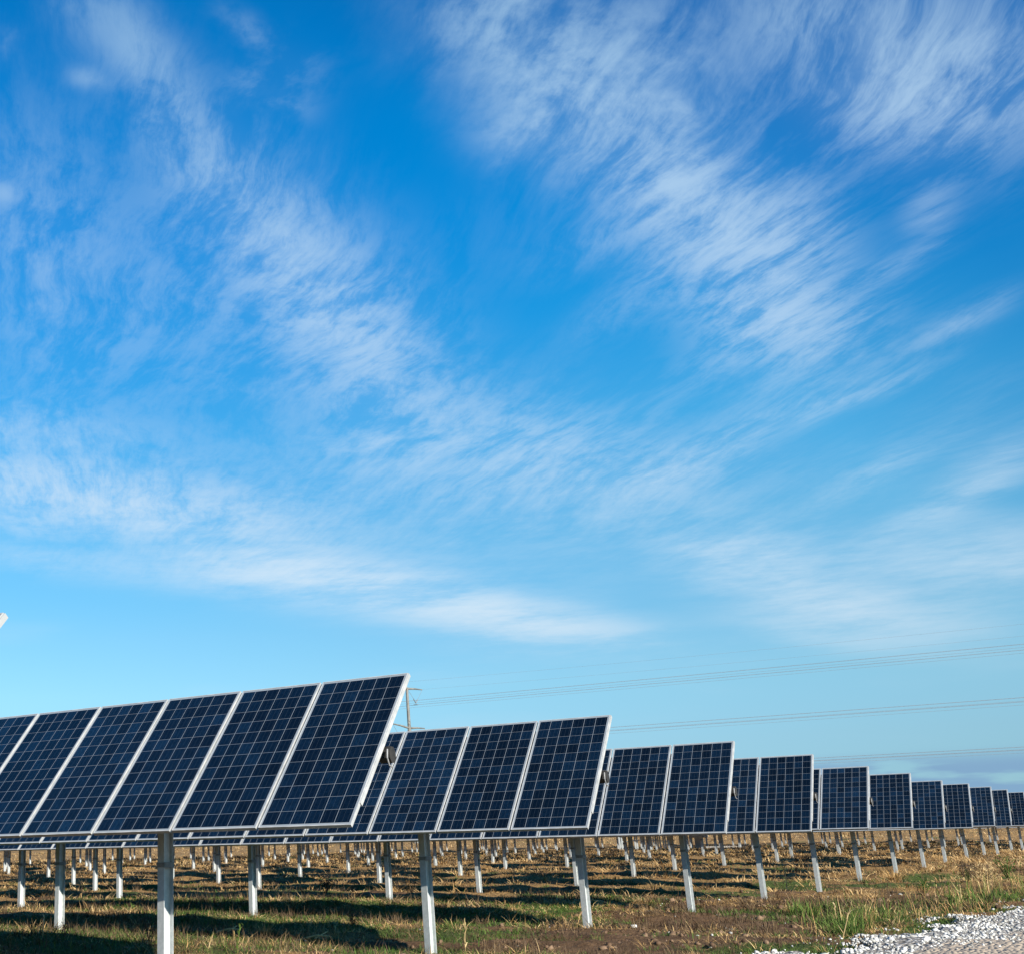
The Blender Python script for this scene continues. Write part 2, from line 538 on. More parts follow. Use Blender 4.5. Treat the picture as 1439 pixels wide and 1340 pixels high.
def hash2(ix, iy, seed):
    h = (ix.astype(np.int64) * 374761393 + iy.astype(np.int64) * 668265263 + seed * 982451653) & 0x7fffffff
    h = ((h ^ (h >> 13)) * 1274126177) & 0x7fffffff
    h = h ^ (h >> 16)
    return (h & 0xffff) / 65535.0


def vnoise(x, y, seed=0):
    x = np.asarray(x, float)
    y = np.asarray(y, float)
    ix = np.floor(x)
    iy = np.floor(y)
    fx = x - ix
    fy = y - iy
    fx = fx * fx * (3 - 2 * fx)
    fy = fy * fy * (3 - 2 * fy)
    a = hash2(ix, iy, seed)
    b_ = hash2(ix + 1, iy, seed)
    c = hash2(ix, iy + 1, seed)
    d = hash2(ix + 1, iy + 1, seed)
    return (a * (1 - fx) + b_ * fx) * (1 - fy) + (c * (1 - fx) + d * fx) * fy


def fbm(x, y, seed=0, octv=4):
    t = 0.0
    amp = 0.5
    for i in range(octv):
        t = t + amp * vnoise(x * 2 ** i, y * 2 ** i, seed + i * 17)
        amp *= 0.5
    return t / (1 - 0.5 ** octv)


def sstep(v, a, b_):
    t = np.clip((v - a) / (b_ - a), 0, 1)
    return t * t * (3 - 2 * t)


PITCH_Y = 5.355


def road_edge(y):
    y = np.asarray(y, float)
    return 0.42 + 0.158 * np.clip(y, -60, 60) + 0.75 * (fbm(y * 0.45 + 3, y * 0 + 1.5, 5, 4) - 0.5)


def gravel_mask(x, y):
    """1 where stone lies, 0 where soil and grass break through near the ragged edge"""
    off = x - road_edge(y)
    v = fbm(x * 1.25 + 5, y * 0.62, 171, 4) - 0.62 + 0.30 * off
    return sstep(v, -0.04, 0.06)


def ground_base(x, y):
    x = np.asarray(x, float)
    y = np.asarray(y, float)
    z = -2.33 + 0.17 * sstep(-x, 2.0, 11.0)
    z = z + np.interp(y, [-50, 25, 53, 110, 340, 900], [0, 0, 0.33, 0.50, 2.75, 6.0])
    z = z + 0.16 * np.exp(-((y - 2.9) / 1.3) ** 2)
    ph = (y / PITCH_Y) % 1.0
    z = z + 0.07 * np.exp(-((ph - 0.55) / 0.16) ** 2) * (y > 4)
    return z


def hummock(x, y):
    return fbm(x * 0.55, y * 1.35, 11, 3) - 0.5


def ground_z(x, y):
    x = np.asarray(x, float)
    y = np.asarray(y, float)
    d = np.hypot(x - CAM.x, y - CAM.y)
    far = np.clip(d / 40.0, 0.6, 3.0)
    hum = hummock(x, y) * 0.30 * np.clip(far, 0.6, 1.5)
    clod = (fbm(x * 3.1, y * 3.6, 23, 3) - 0.5) * 0.11
    rd = sstep(x, road_edge(y) - 0.3, road_edge(y) + 0.6)
    return ground_base(x, y) + (hum + clod) * (1 - 0.8 * rd)


def cover(x, y):
    """straw and green cover of the field, 0..1 each"""
    x = np.asarray(x, float)
    y = np.asarray(y, float)
    d = np.hypot(x - CAM.x, y - CAM.y)
    st = fbm(x * 0.42, y * 0.95, 41, 4)
    gr = fbm(x * 0.36 + 9, y * 0.85 + 4, 57, 4)
    left = sstep(-x, 1.0, 7.0)
    hm = hummock(x, y)
    straw = np.clip(st * 1.0 - 0.12 + 1.1 * hm + 0.30 * sstep(d, 20, 55), 0, 1)
    green = np.clip(gr * 1.5 - 0.38 - 0.5 * hm + 0.40 * left * sstep(40 - d, 0, 20) - 0.22 * sstep(d, 30, 70), 0, 1)
    # bare, trampled soil beside the nearest row ends
    bare = np.exp(-(((x + 0.3) / 2.2) ** 2 + ((y - 10.0) / 4.5) ** 2))
    straw = straw * (1 - 0.42 * bare)
    green = green * (1 - 0.55 * bare)
    # weedy strip along the stone road
    re = road_edge(y)
    strip = np.exp(-((x - re + 0.9) / 0.8) ** 2) * sstep(y, 11, 17)
    green = np.clip(green + 0.35 * strip, 0, 1)
    straw = np.clip((straw - 0.45) * 1.5 + 0.45, 0, 1)
    green = np.clip((green - 0.42) * 1.4 + 0.42, 0, 1)
    return straw, green


def gz(x, y):
    return float(ground_z(np.array([x]), np.array([y]))[0])


def on_ground(px, py):
    """the point of the field seen at a photo pixel"""
    d = view_dir(px, py)
    for t0, t1, st in ((5.0, 60.0, 0.02), (60.0, 400.0, 0.1)):
        t = np.arange(t0, t1, st)
        below = CAM.z + d.z * t < ground_z(CAM.x + d.x * t, CAM.y + d.y * t)
        if below.any():
            return CAM + d * float(t[np.argmax(below)])
    return CAM + d * 400


# ------------------------------------------------------------------ ground sheet
def axis(lo, f0, f1, hi, step, grow=1.10):
    a = list(np.arange(f0, f1, step))
    s_ = step
    v = a[-1]
    while v < hi:
        s_ = min(s_ * grow, 60)
        v += s_
        a.append(v)
    s_ = step
    v = a[0]
    b_ = []
    while v > lo:
        s_ = min(s_ * grow, 60)
        v -= s_
        b_.append(v)
    return np.array(b_[::-1] + a)


gx = axis(-900, -19, 6.5, 900, 0.11, 1.045)
gy = axis(-120, 1.5, 27, 1400, 0.10, 1.045)
GX, GY = np.meshgrid(gx, gy)
GZ = ground_z(GX, GY)
nx, ny = len(gx), len(gy)
idx = np.arange(nx * ny).reshape(ny, nx)
quads = np.stack([idx[:-1, :-1], idx[:-1, 1:], idx[1:, 1:], idx[1:, :-1]], -1).reshape(-1, 4)
me = mesh_np('ground', np.stack([GX, GY, GZ], -1).reshape(-1, 3), quads.ravel(), np.arange(len(quads)) * 4, np.full(len(quads), 4), True)
cs, cg = cover(GX, GY)
ca_ = me.color_attributes.new('cover', 'FLOAT_COLOR', 'POINT')
ca_.data.foreach_set('color', np.stack([cs, cg, cs * 0, cs * 0 + 1], -1).astype(np.float32).ravel())
ground = link('ground', me, None, M_GROUND)
tag(ground, kind='structure')

# stone road: its own sheet a little above the soil
ry = axis(-60, 2, 40, 90, 0.12, 1.06)
rt = np.linspace(0, 1, 110) ** 1.5
RY, RT = np.meshgrid(ry, rt, indexing='ij')
RX = road_edge(RY) + 0.10 * (fbm(RY * 2.2, RT * 0 + 3.3, 77, 3) - 0.5) + RT * 7.0
crown = np.minimum(RT * 7.0 / 0.5, 1.0)
RZ = ground_z(RX, RY) + 0.012 + 0.05 * sstep(crown, 0, 1) - 0.05 * (RT < 0.001) - 0.14 * (1 - gravel_mask(RX, RY)) + (fbm(RX * 7, RY * 7, 90, 2) - 0.5) * 0.03 * crown
n0, n1_ = RY.shape
idx = np.arange(n0 * n1_).reshape(n0, n1_)
quads = np.stack([idx[:-1, :-1], idx[:-1, 1:], idx[1:, 1:], idx[1:, :-1]], -1).reshape(-1, 4)
me = mesh_np('gravel_road', np.stack([RX, RY, RZ], -1).reshape(-1, 3), quads.ravel(), np.arange(len(quads)) * 4, np.full(len(quads), 4), True)
ca_ = me.color_attributes.new('cover', 'FLOAT_COLOR', 'POINT')
trk = sstep(RT * 7.0, 1.2, 2.4)
ca_.data.foreach_set('color', np.stack([trk, trk, trk, trk * 0 + 1], -1).astype(np.float32).ravel())
road = link('gravel_road', me, None, M_ROAD)
tag(road, kind='structure')

# ------------------------------------------------------------------ tracker rows
MW, ML, MP = 1.0, 1.956, 1.028
FD, LIP = 0.036, 0.010


def panel_meshes():
    w, l = MW / 2, ML / 2
    mb = MB()
    mb.box(-w, w, -l, -l + LIP, -FD, 0)
    mb.box(-w, w, l - LIP, l, -FD, 0)
    mb.box(-w, -w + LIP, -l + LIP, l - LIP, -FD, 0)
    mb.box(w - LIP, w, -l + LIP, l - LIP, -FD, 0)
    fr = mb.mesh('solar_panel')
    fr.materials.append(M_FRAME)
    g = MB()
    g.box(-w + LIP, w - LIP, -l + LIP, l - LIP, -0.010, -0.003)
    gl = g.mesh('glass')
    gl.materials.append(M_GLASS)
    return fr, gl


ME_FRAME, ME_GLASS = panel_meshes()

# module mounting rail under each joint
mb = MB()
mb.box(-0.032, 0.032, -0.80, 0.80, -FD - 0.035, -FD - 0.002)
ME_RAIL = mb.mesh('mounting_rail')
ME_RAIL.materials.append(M_RAIL)
mb = MB()
mb.box(0.0, 0.012, -0.72, 0.978, -FD - 0.012, -0.006)
ME_ENDRAIL = mb.mesh('end_rail')
ME_ENDRAIL.materials.append(M_FRAME)

# W-section post, top at z = 0
fw, dp, tf_, tw = 0.10, 0.132, 0.007, 0.006
mb = MB()
mb.box(-fw / 2, fw / 2, -dp / 2, -dp / 2 + tf_, -2.75, 0)
mb.box(-fw / 2, fw / 2, dp / 2 - tf_, dp / 2, -2.75, 0)
mb.box(-tw / 2, tw / 2, -dp / 2 + tf_, dp / 2 - tf_, -2.75, -0.002)
ME_POST = mb.mesh('post')
ME_POST.materials.append(M_POST)
# clamp bracket between post and tube
mb = MB()
mb.box(-0.058, 0.058, -dp / 2 - 0.010, -dp / 2 - 0.001, -0.25, 0.03)
mb.box(-0.058, 0.058, dp / 2 + 0.001, dp / 2 + 0.010, -0.25, 0.03)
mb.box(-0.040, 0.040, -dp / 2 + 0.010, dp / 2 + 0.0005, 0.001, 0.05)
mb.box(-0.066, 0.066, -dp / 2 - 0.018, -dp / 2 - 0.0105, -0.26, -0.225)
mb.box(0.0525, 0.066, -dp / 2 - 0.0005, dp / 2 + 0.0005, -0.255, -0.23)
mb.box(-0.066, -0.0525, -dp / 2 - 0.0005, dp / 2 + 0.0005, -0.255, -0.23)
for sx in (-1, 1):
    for zz in (-0.18, -0.07):
        mb.box(sx * 0.035 - 0.009, sx * 0.035 + 0.009, -dp / 2 - 0.020, -dp / 2 - 0.0102, zz - 0.009, zz + 0.009)
mb.box(-0.058, 0.058, -dp / 2 - 0.008, -dp / 2 - 0.001, -0.90, -0.855)
mb.box(0.0515, 0.062, -dp / 2 - 0.0005, dp / 2 + 0.0005, -0.905, -0.85)
mb.box(-0.062, -0.0515, -dp / 2 - 0.0005, dp / 2 + 0.0005, -0.905, -0.85)
mb.box(-0.058, 0.058, dp / 2 + 0.001, dp / 2 + 0.008, -0.90, -0.855)
ME_BRACKET = mb.mesh('mount_bracket')
ME_BRACKET.materials.append(M_BRACKET)
mb = MB()
ring = [(0.105 * math.cos(t), 0.105 * math.sin(t)) for t in [2 * math.pi * i / 12 for i in range(12)]]
mb.prism(ring, -0.035, 0.035)
ME_BEARING = mb.mesh('bearing_ring')
ME_BEARING.materials.append(M_BRACKET)

TUBE_R = 0.066
oct_ = [(TUBE_R * math.cos(t), TUBE_R * math.sin(t)) for t in [2 * math.pi * (i + .5) / 8 for i in range(8)]]
# clip under the tube end
mb = MB()
mb.tube([(0, -0.085, 0.05), (0, -0.095, -0.03), (0, -0.06, -0.10), (0.005, 0.0, -0.115)], 0.008, 6)
ME_CLIP = mb.mesh('tube_clip')
ME_CLIP.materials.append(M_RAIL)

mb = MB()
mb.prism([(0.056, 0.024), (0.032, 0.07), (-0.02, 0.082), (-0.056, 0.036), (-0.064, -0.02), (-0.032, -0.074), (0.028, -0.076), (0.06, -0.036)], -0.06, 0.06)
ME_CAP = mb.mesh('end_cap')
ME_CAP.materials.append(M_DARK)

# X of the row's end, height of its axis and tilt, nearest row first (k = 0 stands before the first full row)
ROW_DZ = [-0.115, 0, -0.0282, -0.0911, -0.0649, -0.0466, -0.023, -0.0476, -0.0024, 0.0509, 0.0673, 0.10]
ROW_DX = [-0.03, 0, 0.019, 0.0702, 0.0676, 0.0306, 0.021, -0.026, -0.0101, 0.0069, -0.0465, 0]
ROW_TAU = [48.5, 48.958, 48.018, 49.042, 49.387, 45.98, 46.615, 46.159, 47.245, 45.935, 46.817, 46.5]
ROW_LABEL = {
    0: 'nearest row of solar panels, only its white top corner showing at the left edge',
    1: 'large foreground row of dark blue solar panels ending in front of the steel pylon',
    2: 'second row of tilted blue solar panels, stepping out from behind the large foreground row',
    3: 'third row of solar panels in the stepped line, two whole end panels in view',
    4: 'fourth row of solar panels in the stepped line, its end panel edge standing upright',
    5: 'fifth row of solar panels, one whole panel and a narrow strip of another showing',
    6: 'sixth row of solar panels in the stepped line, a single end panel showing',
    7: 'seventh row of solar panels in the stepped line, a darker single end panel',
    8: 'eighth row of solar panels in the stepped line, its slim panel leaning left',
    9: 'ninth row of solar panels in the stepped line, small end panel before low grey clouds',
    10: 'tenth row of solar panels, narrow end panel, last but one before the right edge',
    11: 'farthest row of solar panels showing a panel, cut off by the right edge',
}
G_ROW = 'rows of solar panels on white posts'
G_FARROW = 'far rows of solar panels hidden behind the stepped front rows'
NROW = 25
NMOD = 78
POST_OFF, POST_STEP = 2.60, 6.80


def build_row(k):
    y = (k - 1) * PITCH_Y
    xe = (k - 1) * 0.2031 + (ROW_DX[k] if k < len(ROW_DX) else 0.05 * math.sin(k * 2.3))
    if k < len(ROW_DZ):
        dz_ = ROW_DZ[k]
        tau = R(ROW_TAU[k])
    else:
        dz_ = float(np.interp(y, [53, 110], [0.10, 0.36])) + 0.03 * math.sin(k * 1.7)
        tau = R(46.8 + 0.9 * math.sin(k * 1.3))
    root = empty('solar_panel_row', (xe, y, gz(xe - 2.6, y)))
    if k in ROW_LABEL:
        tag(root, ROW_LABEL[k], 'solar panel row', G_ROW)
    else:
        tag(root, 'far row of solar panels, only its white posts showing under the stepped front rows', 'solar panel row', G_FARROW)
    zc = dz_ - root.location.z             # axis height above the row's base point
    nrm = Vector((0, -math.sin(tau), math.cos(tau)))
    if k <= 11:
        for i in range(NMOD):
            jx = -MW / 2 - i * MP + random.uniform(-.002, .002)
            p_ = link('solar_panel', ME_FRAME, root)
            p_.location = (jx, 0, zc)
            p_.rotation_euler = (tau + random.gauss(0, 0.0012), 0, 0)
            g_ = link('glass', ME_GLASS, p_)
            if i < NMOD - 1 and i < 26:
                r_ = link('mounting_rail', ME_RAIL, root)
                r_.location = (jx - MW / 2 - (MP - MW) / 2, 0, zc)
                r_.rotation_euler = (tau, 0, 0)
        er = link('end_rail', ME_ENDRAIL, root)
        er.location = (0.001, 0, zc)
        er.rotation_euler = (tau, 0, 0)
    else:
        # rows whose panels no gap shows: one sheet of panels with frames
        fb, gb = MB(), MB()
        w, l = MW / 2, ML / 2
        for i in range(NMOD):
            c = -MW / 2 - i * MP
            fb.box(c - w, c + w, -l, -l + LIP, -FD, 0)
            fb.box(c - w, c + w, l - LIP, l, -FD, 0)
            fb.box(c - w, c - w + LIP, -l + LIP, l - LIP, -FD, 0)
            fb.box(c + w - LIP, c + w, -l + LIP, l - LIP, -FD, 0)
            gb.box(c - w + LIP, c + w - LIP, -l + LIP, l - LIP, -0.010, -0.003)
        f_ = link('panel_frames', fb.mesh('panel_frames'), root, M_FRAME)
        f_.location = (0, 0, zc)
        f_.rotation_euler = (tau, 0, 0)
        link('glass', gb.mesh('glass'), f_, M_GLASS)
    # torque tube behind the panels
    off = nrm * -0.150
    length = NMOD * MP
    mb = MB()
    mb.prism(oct_, -length - 0.1, -0.062)
    tb = link('torque_tube', mb.mesh('torque_tube'), root, M_TUBE)
    tb.location = (off.x, off.y, zc + off.z)
    tb.rotation_euler = (tau, 0, 0)
    cp_ = link('end_cap', ME_CAP, tb)
    cp_.rotation_euler = (-tau + R(8), 0, 0)
    cl_ = link('tube_clip', ME_CLIP, tb)
    cl_.location = (0.05, 0, 0)
    cl_.rotation_euler = (-tau, 0, 0)
    # posts
    xo = {1: -2.64, 2: -2.56, 3: -2.58, 4: -2.58}.get(k, -2.57)
    j = 0
    px_ = xo
    step = {2: [6.85, 6.8], 3: [6.86, 6.5], 4: [6.88, 8.3]}.get(k, [])
    while True:
        if px_ < -length + 0.5:
            break
        po = link('post', ME_POST, root)
        po.location = (px_ + random.uniform(-.015, .015), off.y - 0.085 + random.uniform(-.01, .01), zc + off.z - 0.09)
        po.rotation_euler = (random.gauss(0, .004), random.gauss(0, .004), R(-8) + random.gauss(0, .02))
        br = link('mount_bracket', ME_BRACKET, po)
        be = link('bearing_ring', ME_BEARING, po)
        be.location = (0, 0.085, 0.09)
        px_ -= step[j] if j < len(step) else POST_STEP + random.uniform(-0.55, 0.55)
        j += 1
    return root


for k_ in range(0, NROW + 1):
    build_row(k_)


# ------------------------------------------------------------------ transmission pylon and wires
def circle_wire(name, a, b_, sag, rad, label, ext=0):
    a = Vector(a)
    b_ = Vector(b_)
    pts = []
    n = 48
    for i in range(n + 1):
        t = i / n
        p = a.lerp(b_, t)
        p.z -= sag * 4 * t * (1 - t)
        pts.append(p)
    o = link(name, MB().tube(pts, rad, 5, False).mesh(name), None, M_WIRE)
    tag(o, label, 'power line', 'power lines across the sky')
    return o


PYX, PYY = -125.0, 243.0
PZ0 = gz(PYX, PYY)
pyl = empty('transmission_pylon', (PYX, PYY, PZ0))
tag(pyl, 'steel power line pylon with horizontal arms rising behind the second panel row', 'pylon')
H_TOP = 34.3 - PZ0
arm_h = [H_TOP - 0.3, 25.0 - PZ0, 16.8 - PZ0]
link('pole', MB().tube([(0, 0, -1.0), (0, 0, H_TOP * .5), (0, 0, H_TOP)], [0.65, 0.45, 0.30], 12).mesh('pole'), pyl, M_PYLON)
ARM = 7.7
for i, h in enumerate(arm_h):
    for sgn in (-1, 1):
        am = link('arm', MB().tube([(0, sgn * 0.2, h), (0, sgn * ARM * .55, h + 0.30), (0, sgn * ARM, h + 0.42)], [0.26, 0.20, 0.13], 8).mesh('arm'), pyl, M_PYLON)
        mid = sgn * ARM * 0.53
        low = h - 3.0
        mb = MB()
        mb.tube([(0, sgn * 0.5, h - 0.2), (0, mid - sgn * 1.0, low + 0.9)], 0.035, 6)
        mb.tube([(0, mid - sgn * 1.0, low + 0.9), (0, mid, low)], 0.12, 8)
        mb.tube([(0, sgn * ARM, h + 0.3), (0, mid + sgn * 1.0, low + 0.9)], 0.035, 6)
        mb.tube([(0, mid + sgn * 1.0, low + 0.9), (0, mid, low)], 0.12, 8)
        mb.box(-0.5, 0.5, mid - 0.28, mid + 0.28, low - 0.45, low - 0.30)
        link('insulator_string', mb.mesh('insulator_string'), pyl, M_INSUL)
lv = ['top', 'middle', 'lowest']
for i, h in enumerate(arm_h):
    for sgn, side in ((-1, 'near'), (1, 'far')):
        mid = sgn * ARM * 0.53
        for j, (dy, dh) in enumerate(((-0.3, 0.0), (0.3, 0.0), (0.0, -0.55))):
            z = PZ0 + h - 3.4 + dh
            circle_wire('power_line_wire', (PYX, PYY + mid + dy, z), (PYX + 270, PYY + mid + dy, z - 0.1), 0.25, 0.022,
                        '%s wire of the %s %s bundle of wires right of the pylon' % (('front', 'back', 'lower')[j], side, lv[i]))
            circle_wire('power_line_wire', (PYX, PYY + mid + dy, z), (PYX - 270, PYY + mid + dy, z + 0.4), 1.4, 0.022,
                        '%s wire of the %s %s bundle of wires left of the pylon' % (('front', 'back', 'lower')[j], side, lv[i]))
for sgn, side in ((-1, 'near'), (1, 'far')):
    circle_wire('shield_wire', (PYX, PYY + sgn * ARM, PZ0 + H_TOP + 0.2), (PYX + 270, PYY + sgn * ARM, PZ0 + H_TOP), 1.2, 0.014,
                'thin shield wire from the %s tip of the top arm of the pylon' % side)

# ------------------------------------------------------------------ far equipment beyond the rows
g0 = on_ground(984, 1193)
kx, ky = g0.x * 1.0, g0.y
if ky > 190:
    kx, ky = -38.0, 150.0
kx, ky = CAM.x + (on_ground(984, 1193).x - CAM.x) * 1.0, on_ground(984, 1193).y
sc_d = 118.0 / max(1e-3, math.hypot(kx - CAM.x, ky - CAM.y))
kx, ky = CAM.x + (kx - CAM.x) * sc_d, CAM.y + (ky - CAM.y) * sc_d
kz = gz(kx, ky)
cab = empty('inverter_cabinet', (kx, ky, kz))
tag(cab, 'small pale equipment cabinet on legs standing far off among the white posts', 'cabinet')
cab.rotation_euler = (0, 0, R(12))
link('housing', MB().box(-0.75, 0.75, -0.4, 0.4, 0.95, 1.75, 0.02).mesh('housing'), cab, M_CAB)
link('lid', MB().box(-0.85, 0.85, -0.5, 0.5, 1.752, 1.83, 0.01).mesh('lid'), cab, M_CAB)
for sx in (-1, 1):
    for sy in (-1, 1):
        link('leg', MB().box(sx * .62 - .05, sx * .62 + .05, sy * .3 - .05, sy * .3 + .05, -0.2, 0.948).mesh('leg'), cab, M_POST)
link('lower_box', MB().box(-0.35, 0.25, -0.28, 0.28, 0.0, 0.945, 0.01).mesh('lower_box'), cab, M_CAB)
pad = link('concrete_pad', MB().box(-1.6, 1.6, -0.9, 0.9, -0.3, 0.12, 0.02).mesh('concrete_pad'), None, M_CONC)
pad.location = (kx + 2.4, ky - 0.8, gz(kx + 2.4, ky - 0.8))
pad.rotation_euler = (0, 0, R(12))
tag(pad, 'low pale concrete pad on the ground beside the far equipment cabinet', 'concrete pad')

# picket of close white posts far off
for (a_px, b_px, n_p, lab) in [((872, 1196), (902, 1198), 8, 'short run of close white posts far off, left of the equipment cabinet'),
                              ((906, 1194), (945, 1193), 11, 'longer run of close white posts with a rail, nearest the equipment cabinet')]:
    dl = view_dir(*a_px)
    dr = view_dir(*b_px)
    pl = CAM + Vector((dl.x, dl.y, 0)).normalized() * 112
    pr = CAM + Vector((dr.x, dr.y, 0)).normalized() * 112
    fz = gz(pl.x, pl.y)
    fe = empty('post_fence', (pl.x, pl.y, fz))
    tag(fe, lab, 'fence', 'runs of close white posts far off')
    for i in range(n_p):
        t = i / (n_p - 1)
        q = pl.lerp(pr, t)
        zz = gz(q.x, q.y) - fz
        po = link('fence_post', MB().box(-.05, .05, -.05, .05, -0.3, 1.45 + random.uniform(-.1, .1)).mesh('fence_post'), fe, M_POST)
        po.location = (q.x - pl.x + random.uniform(-.1, .1), q.y - pl.y, zz)
    mb = MB()
    mb.tube([(0, 0.06, 0.8), (pr.x - pl.x, pr.y - pl.y + 0.06, 0.8 + gz(pr.x, pr.y) - fz)], 0.035, 6)
    link('rail', mb.mesh('rail'), fe, M_POST)


# ------------------------------------------------------------------ vegetation
def blades(base, azi, length, lean0, lean1, width, tone):
    """two-segment ribbons: returns verts (n*5,3), per-vertex tone"""
    n = len(base)
    ca, sa = np.cos(azi), np.sin(azi)
    d0 = np.stack([ca * np.sin(lean0), sa * np.sin(lean0), np.cos(lean0)], -1)
    d1 = np.stack([ca * np.sin(lean1), sa * np.sin(lean1), np.cos(lean1)], -1)
    # ribbons turned at random so that they are not all edge-on
    tw = azi + np.pi / 2 + rng.normal(0, 0.5, n)
    wv = np.stack([np.cos(tw), np.sin(tw), rng.normal(0, .15, n)], -1) * width[:, None] * 0.5
    mid = base + d0 * (length * 0.5)[:, None]
    tip = mid + d1 * (length * 0.55)[:, None]
    v = np.stack([base - wv, base + wv, mid + wv * .85, mid - wv * .85, tip], 1).reshape(-1, 3)
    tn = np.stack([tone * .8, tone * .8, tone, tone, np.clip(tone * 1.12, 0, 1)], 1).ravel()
    return v, tn


def blade_mesh(name, v, tn):
    n = len(v) // 5
    o = np.arange(n)[:, None] * 5
    fl = np.concatenate([o + np.array([0, 1, 2, 3]), o + np.array([3, 2, 4])], 1).ravel()
    ls = (np.arange(n)[:, None] * 7 + np.array([0, 4])).ravel()
    lt = np.tile([4, 3], n)
    me = mesh_np(name, v, fl, ls, lt)
    a = me.attributes.new('tone', 'FLOAT', 'POINT')
    a.data.foreach_set('value', np.clip(tn, 0, 1).astype(np.float32))
    return me


TH0, TH1 = R(-3.0), R(52.0)


def scatter(n, d0, d1, power=1.0):
    u = rng.random(n)
    e = power + 1.0
    d = (d0 ** e + u * (d1 ** e - d0 ** e)) ** (1 / e)
    th = TH0 + rng.random(n) * (TH1 - TH0)
    x = CAM.x - np.sin(th) * d
    y = CAM.y + np.cos(th) * d
    return x, y, d


def tufts(x, y, d, nb, lmin, lmax, spread, lean_a, lean_b, width, tone_mu, tone_sd, flat=1.0):
    n = len(x)
    N = n * nb
    ti = np.repeat(np.arange(n), nb)
    size = rng.uniform(0.7, 1.3, n)[ti]
    az = rng.random(N) * 2 * np.pi
    rr = np.sqrt(rng.random(N)) * spread * size
    bx = x[ti] + np.cos(az) * rr
    by = y[ti] + np.sin(az) * rr
    bz = ground_z(bx, by) - 0.015
    a2 = az + rng.normal(0, 0.8, N)
    ln = rng.uniform(lmin, lmax, N) * size
    l0 = np.abs(rng.normal(lean_a, 0.25, N))
    l1 = l0 + np.abs(rng.normal(lean_b, 0.35, N))
    l1 = np.minimum(l1, 1.9)
    w = width(d[ti]) * rng.uniform(0.7, 1.3, N)
    tn = np.clip(rng.normal(tone_mu, tone_sd, n)[ti] + rng.normal(0, 0.12, N), 0, 1)
    return blades(np.stack([bx, by, bz], -1), a2, ln, l0, l1, w, tn)


def wfun(mn, per):
    return lambda d: np.maximum(mn, per * d)


VS, TS = [], []
VG, TG = [], []
VW, TW = [], []
for (n, d0, d1, sc, nb_s, nb_g) in [(15000, 11, 32, 1.0, 13, 12), (26000, 32, 130, 1.2, 9, 7), (5000, 120, 300, 3.2, 6, 0)]:
    x, y, d = scatter(n, d0, d1, 1.0 if d0 < 100 else 0.4)
    onroad = (x > road_edge(y) + 0.1 * rng.normal(0, 1, n)) & ((gravel_mask(x, y) > .5) | (x > road_edge(y) + 1.5))
    s_, g_ = cover(x, y)
    r1 = rng.random(n)
    ks = (~onroad) & (r1 < np.clip(s_ * 3.2 - 1.15, 0.012, 1))
    v, t = tufts(x[ks], y[ks], d[ks], nb_s, .07 * sc, .19 * sc, .17 * sc, 1.1, 0.5, wfun(.005, .00036), 0.50, 0.22)
    VS.append(v)
    TS.append(t)
    if nb_g:
        x, y, d = scatter(n, d0, d1)
        onroad = (x > road_edge(y) + 0.15 * rng.normal(0, 1, n)) & ((gravel_mask(x, y) > .5) | (x > road_edge(y) + 1.5))
        s_, g_ = cover(x, y)
        kg = (~onroad) & (rng.random(n) < np.clip(g_ * 2.6 - 0.55, 0.015, 1))
        v, t = tufts(x[kg], y[kg], d[kg], nb_g, .05 * sc, .13 * sc, .13 * sc, 0.5, 0.6, wfun(.006, .00042), 0.42, 0.16)
        VG.append(v)
        TG.append(t)
        x, y, d = scatter(n // 2, d0, d1)
        onroad = x > road_edge(y)
        kw = (~onroad) & (fbm(x * 0.5, y * 0.9, 91, 3) > 0.50)
        v, t = tufts(x[kw], y[kw], d[kw], 9, .10 * sc, .24 * sc, .10 * sc, 0.45, 0.4, wfun(.005, .0004), 0.45, 0.2)
        VW.append(v)
        TW.append(t)
# taller verge along the stone road
n = 1000
yv = 10 + 45 * rng.random(n) ** 1.3
xv = road_edge(yv) - 0.15 - np.abs(rng.normal(0, 0.75, n)) * sstep(yv, 8, 16)
dv = np.hypot(xv - CAM.x, yv - CAM.y)
pv = fbm(xv * 0.7, yv * 0.5, 201, 3)
q = pv > 0.47
v, t = tufts(xv[q], yv[q], dv[q], 8, .12, .40, .18, 0.40, 0.5, wfun(.005, .00036), 0.55, 0.22)
VG.append(v)
TG.append(t)
q = (pv < 0.5) & (rng.random(n) < .35)
v, t = tufts(xv[q], yv[q], dv[q], 9, .12, .36, .18, 0.55, 0.6, wfun(.005, .00038), 0.45, 0.22)
VS.append(v)
TS.append(t)
# thin tall stems standing in the verge
n = 420
yv = 9 + 42 * rng.random(n) ** 1.2
xv = road_edge(yv) - 0.25 - np.abs(rng.normal(0, 0.9, n)) * sstep(yv, 7, 15)
q = fbm(xv * 0.6, yv * 0.4, 222, 3) > 0.48
dv = np.hypot(xv - CAM.x, yv - CAM.y)
v, t = tufts(xv[q], yv[q], dv[q], 4, .30, .70, .20, 0.12, 0.35, wfun(.004, .00030), 0.45, 0.25)
h_ = len(v) // 15 * 5
VS.append(v[:h_])
TS.append(t[:h_])
VG.append(v[h_:])
TG.append(np.clip(t[h_:] + .2, 0, 1))
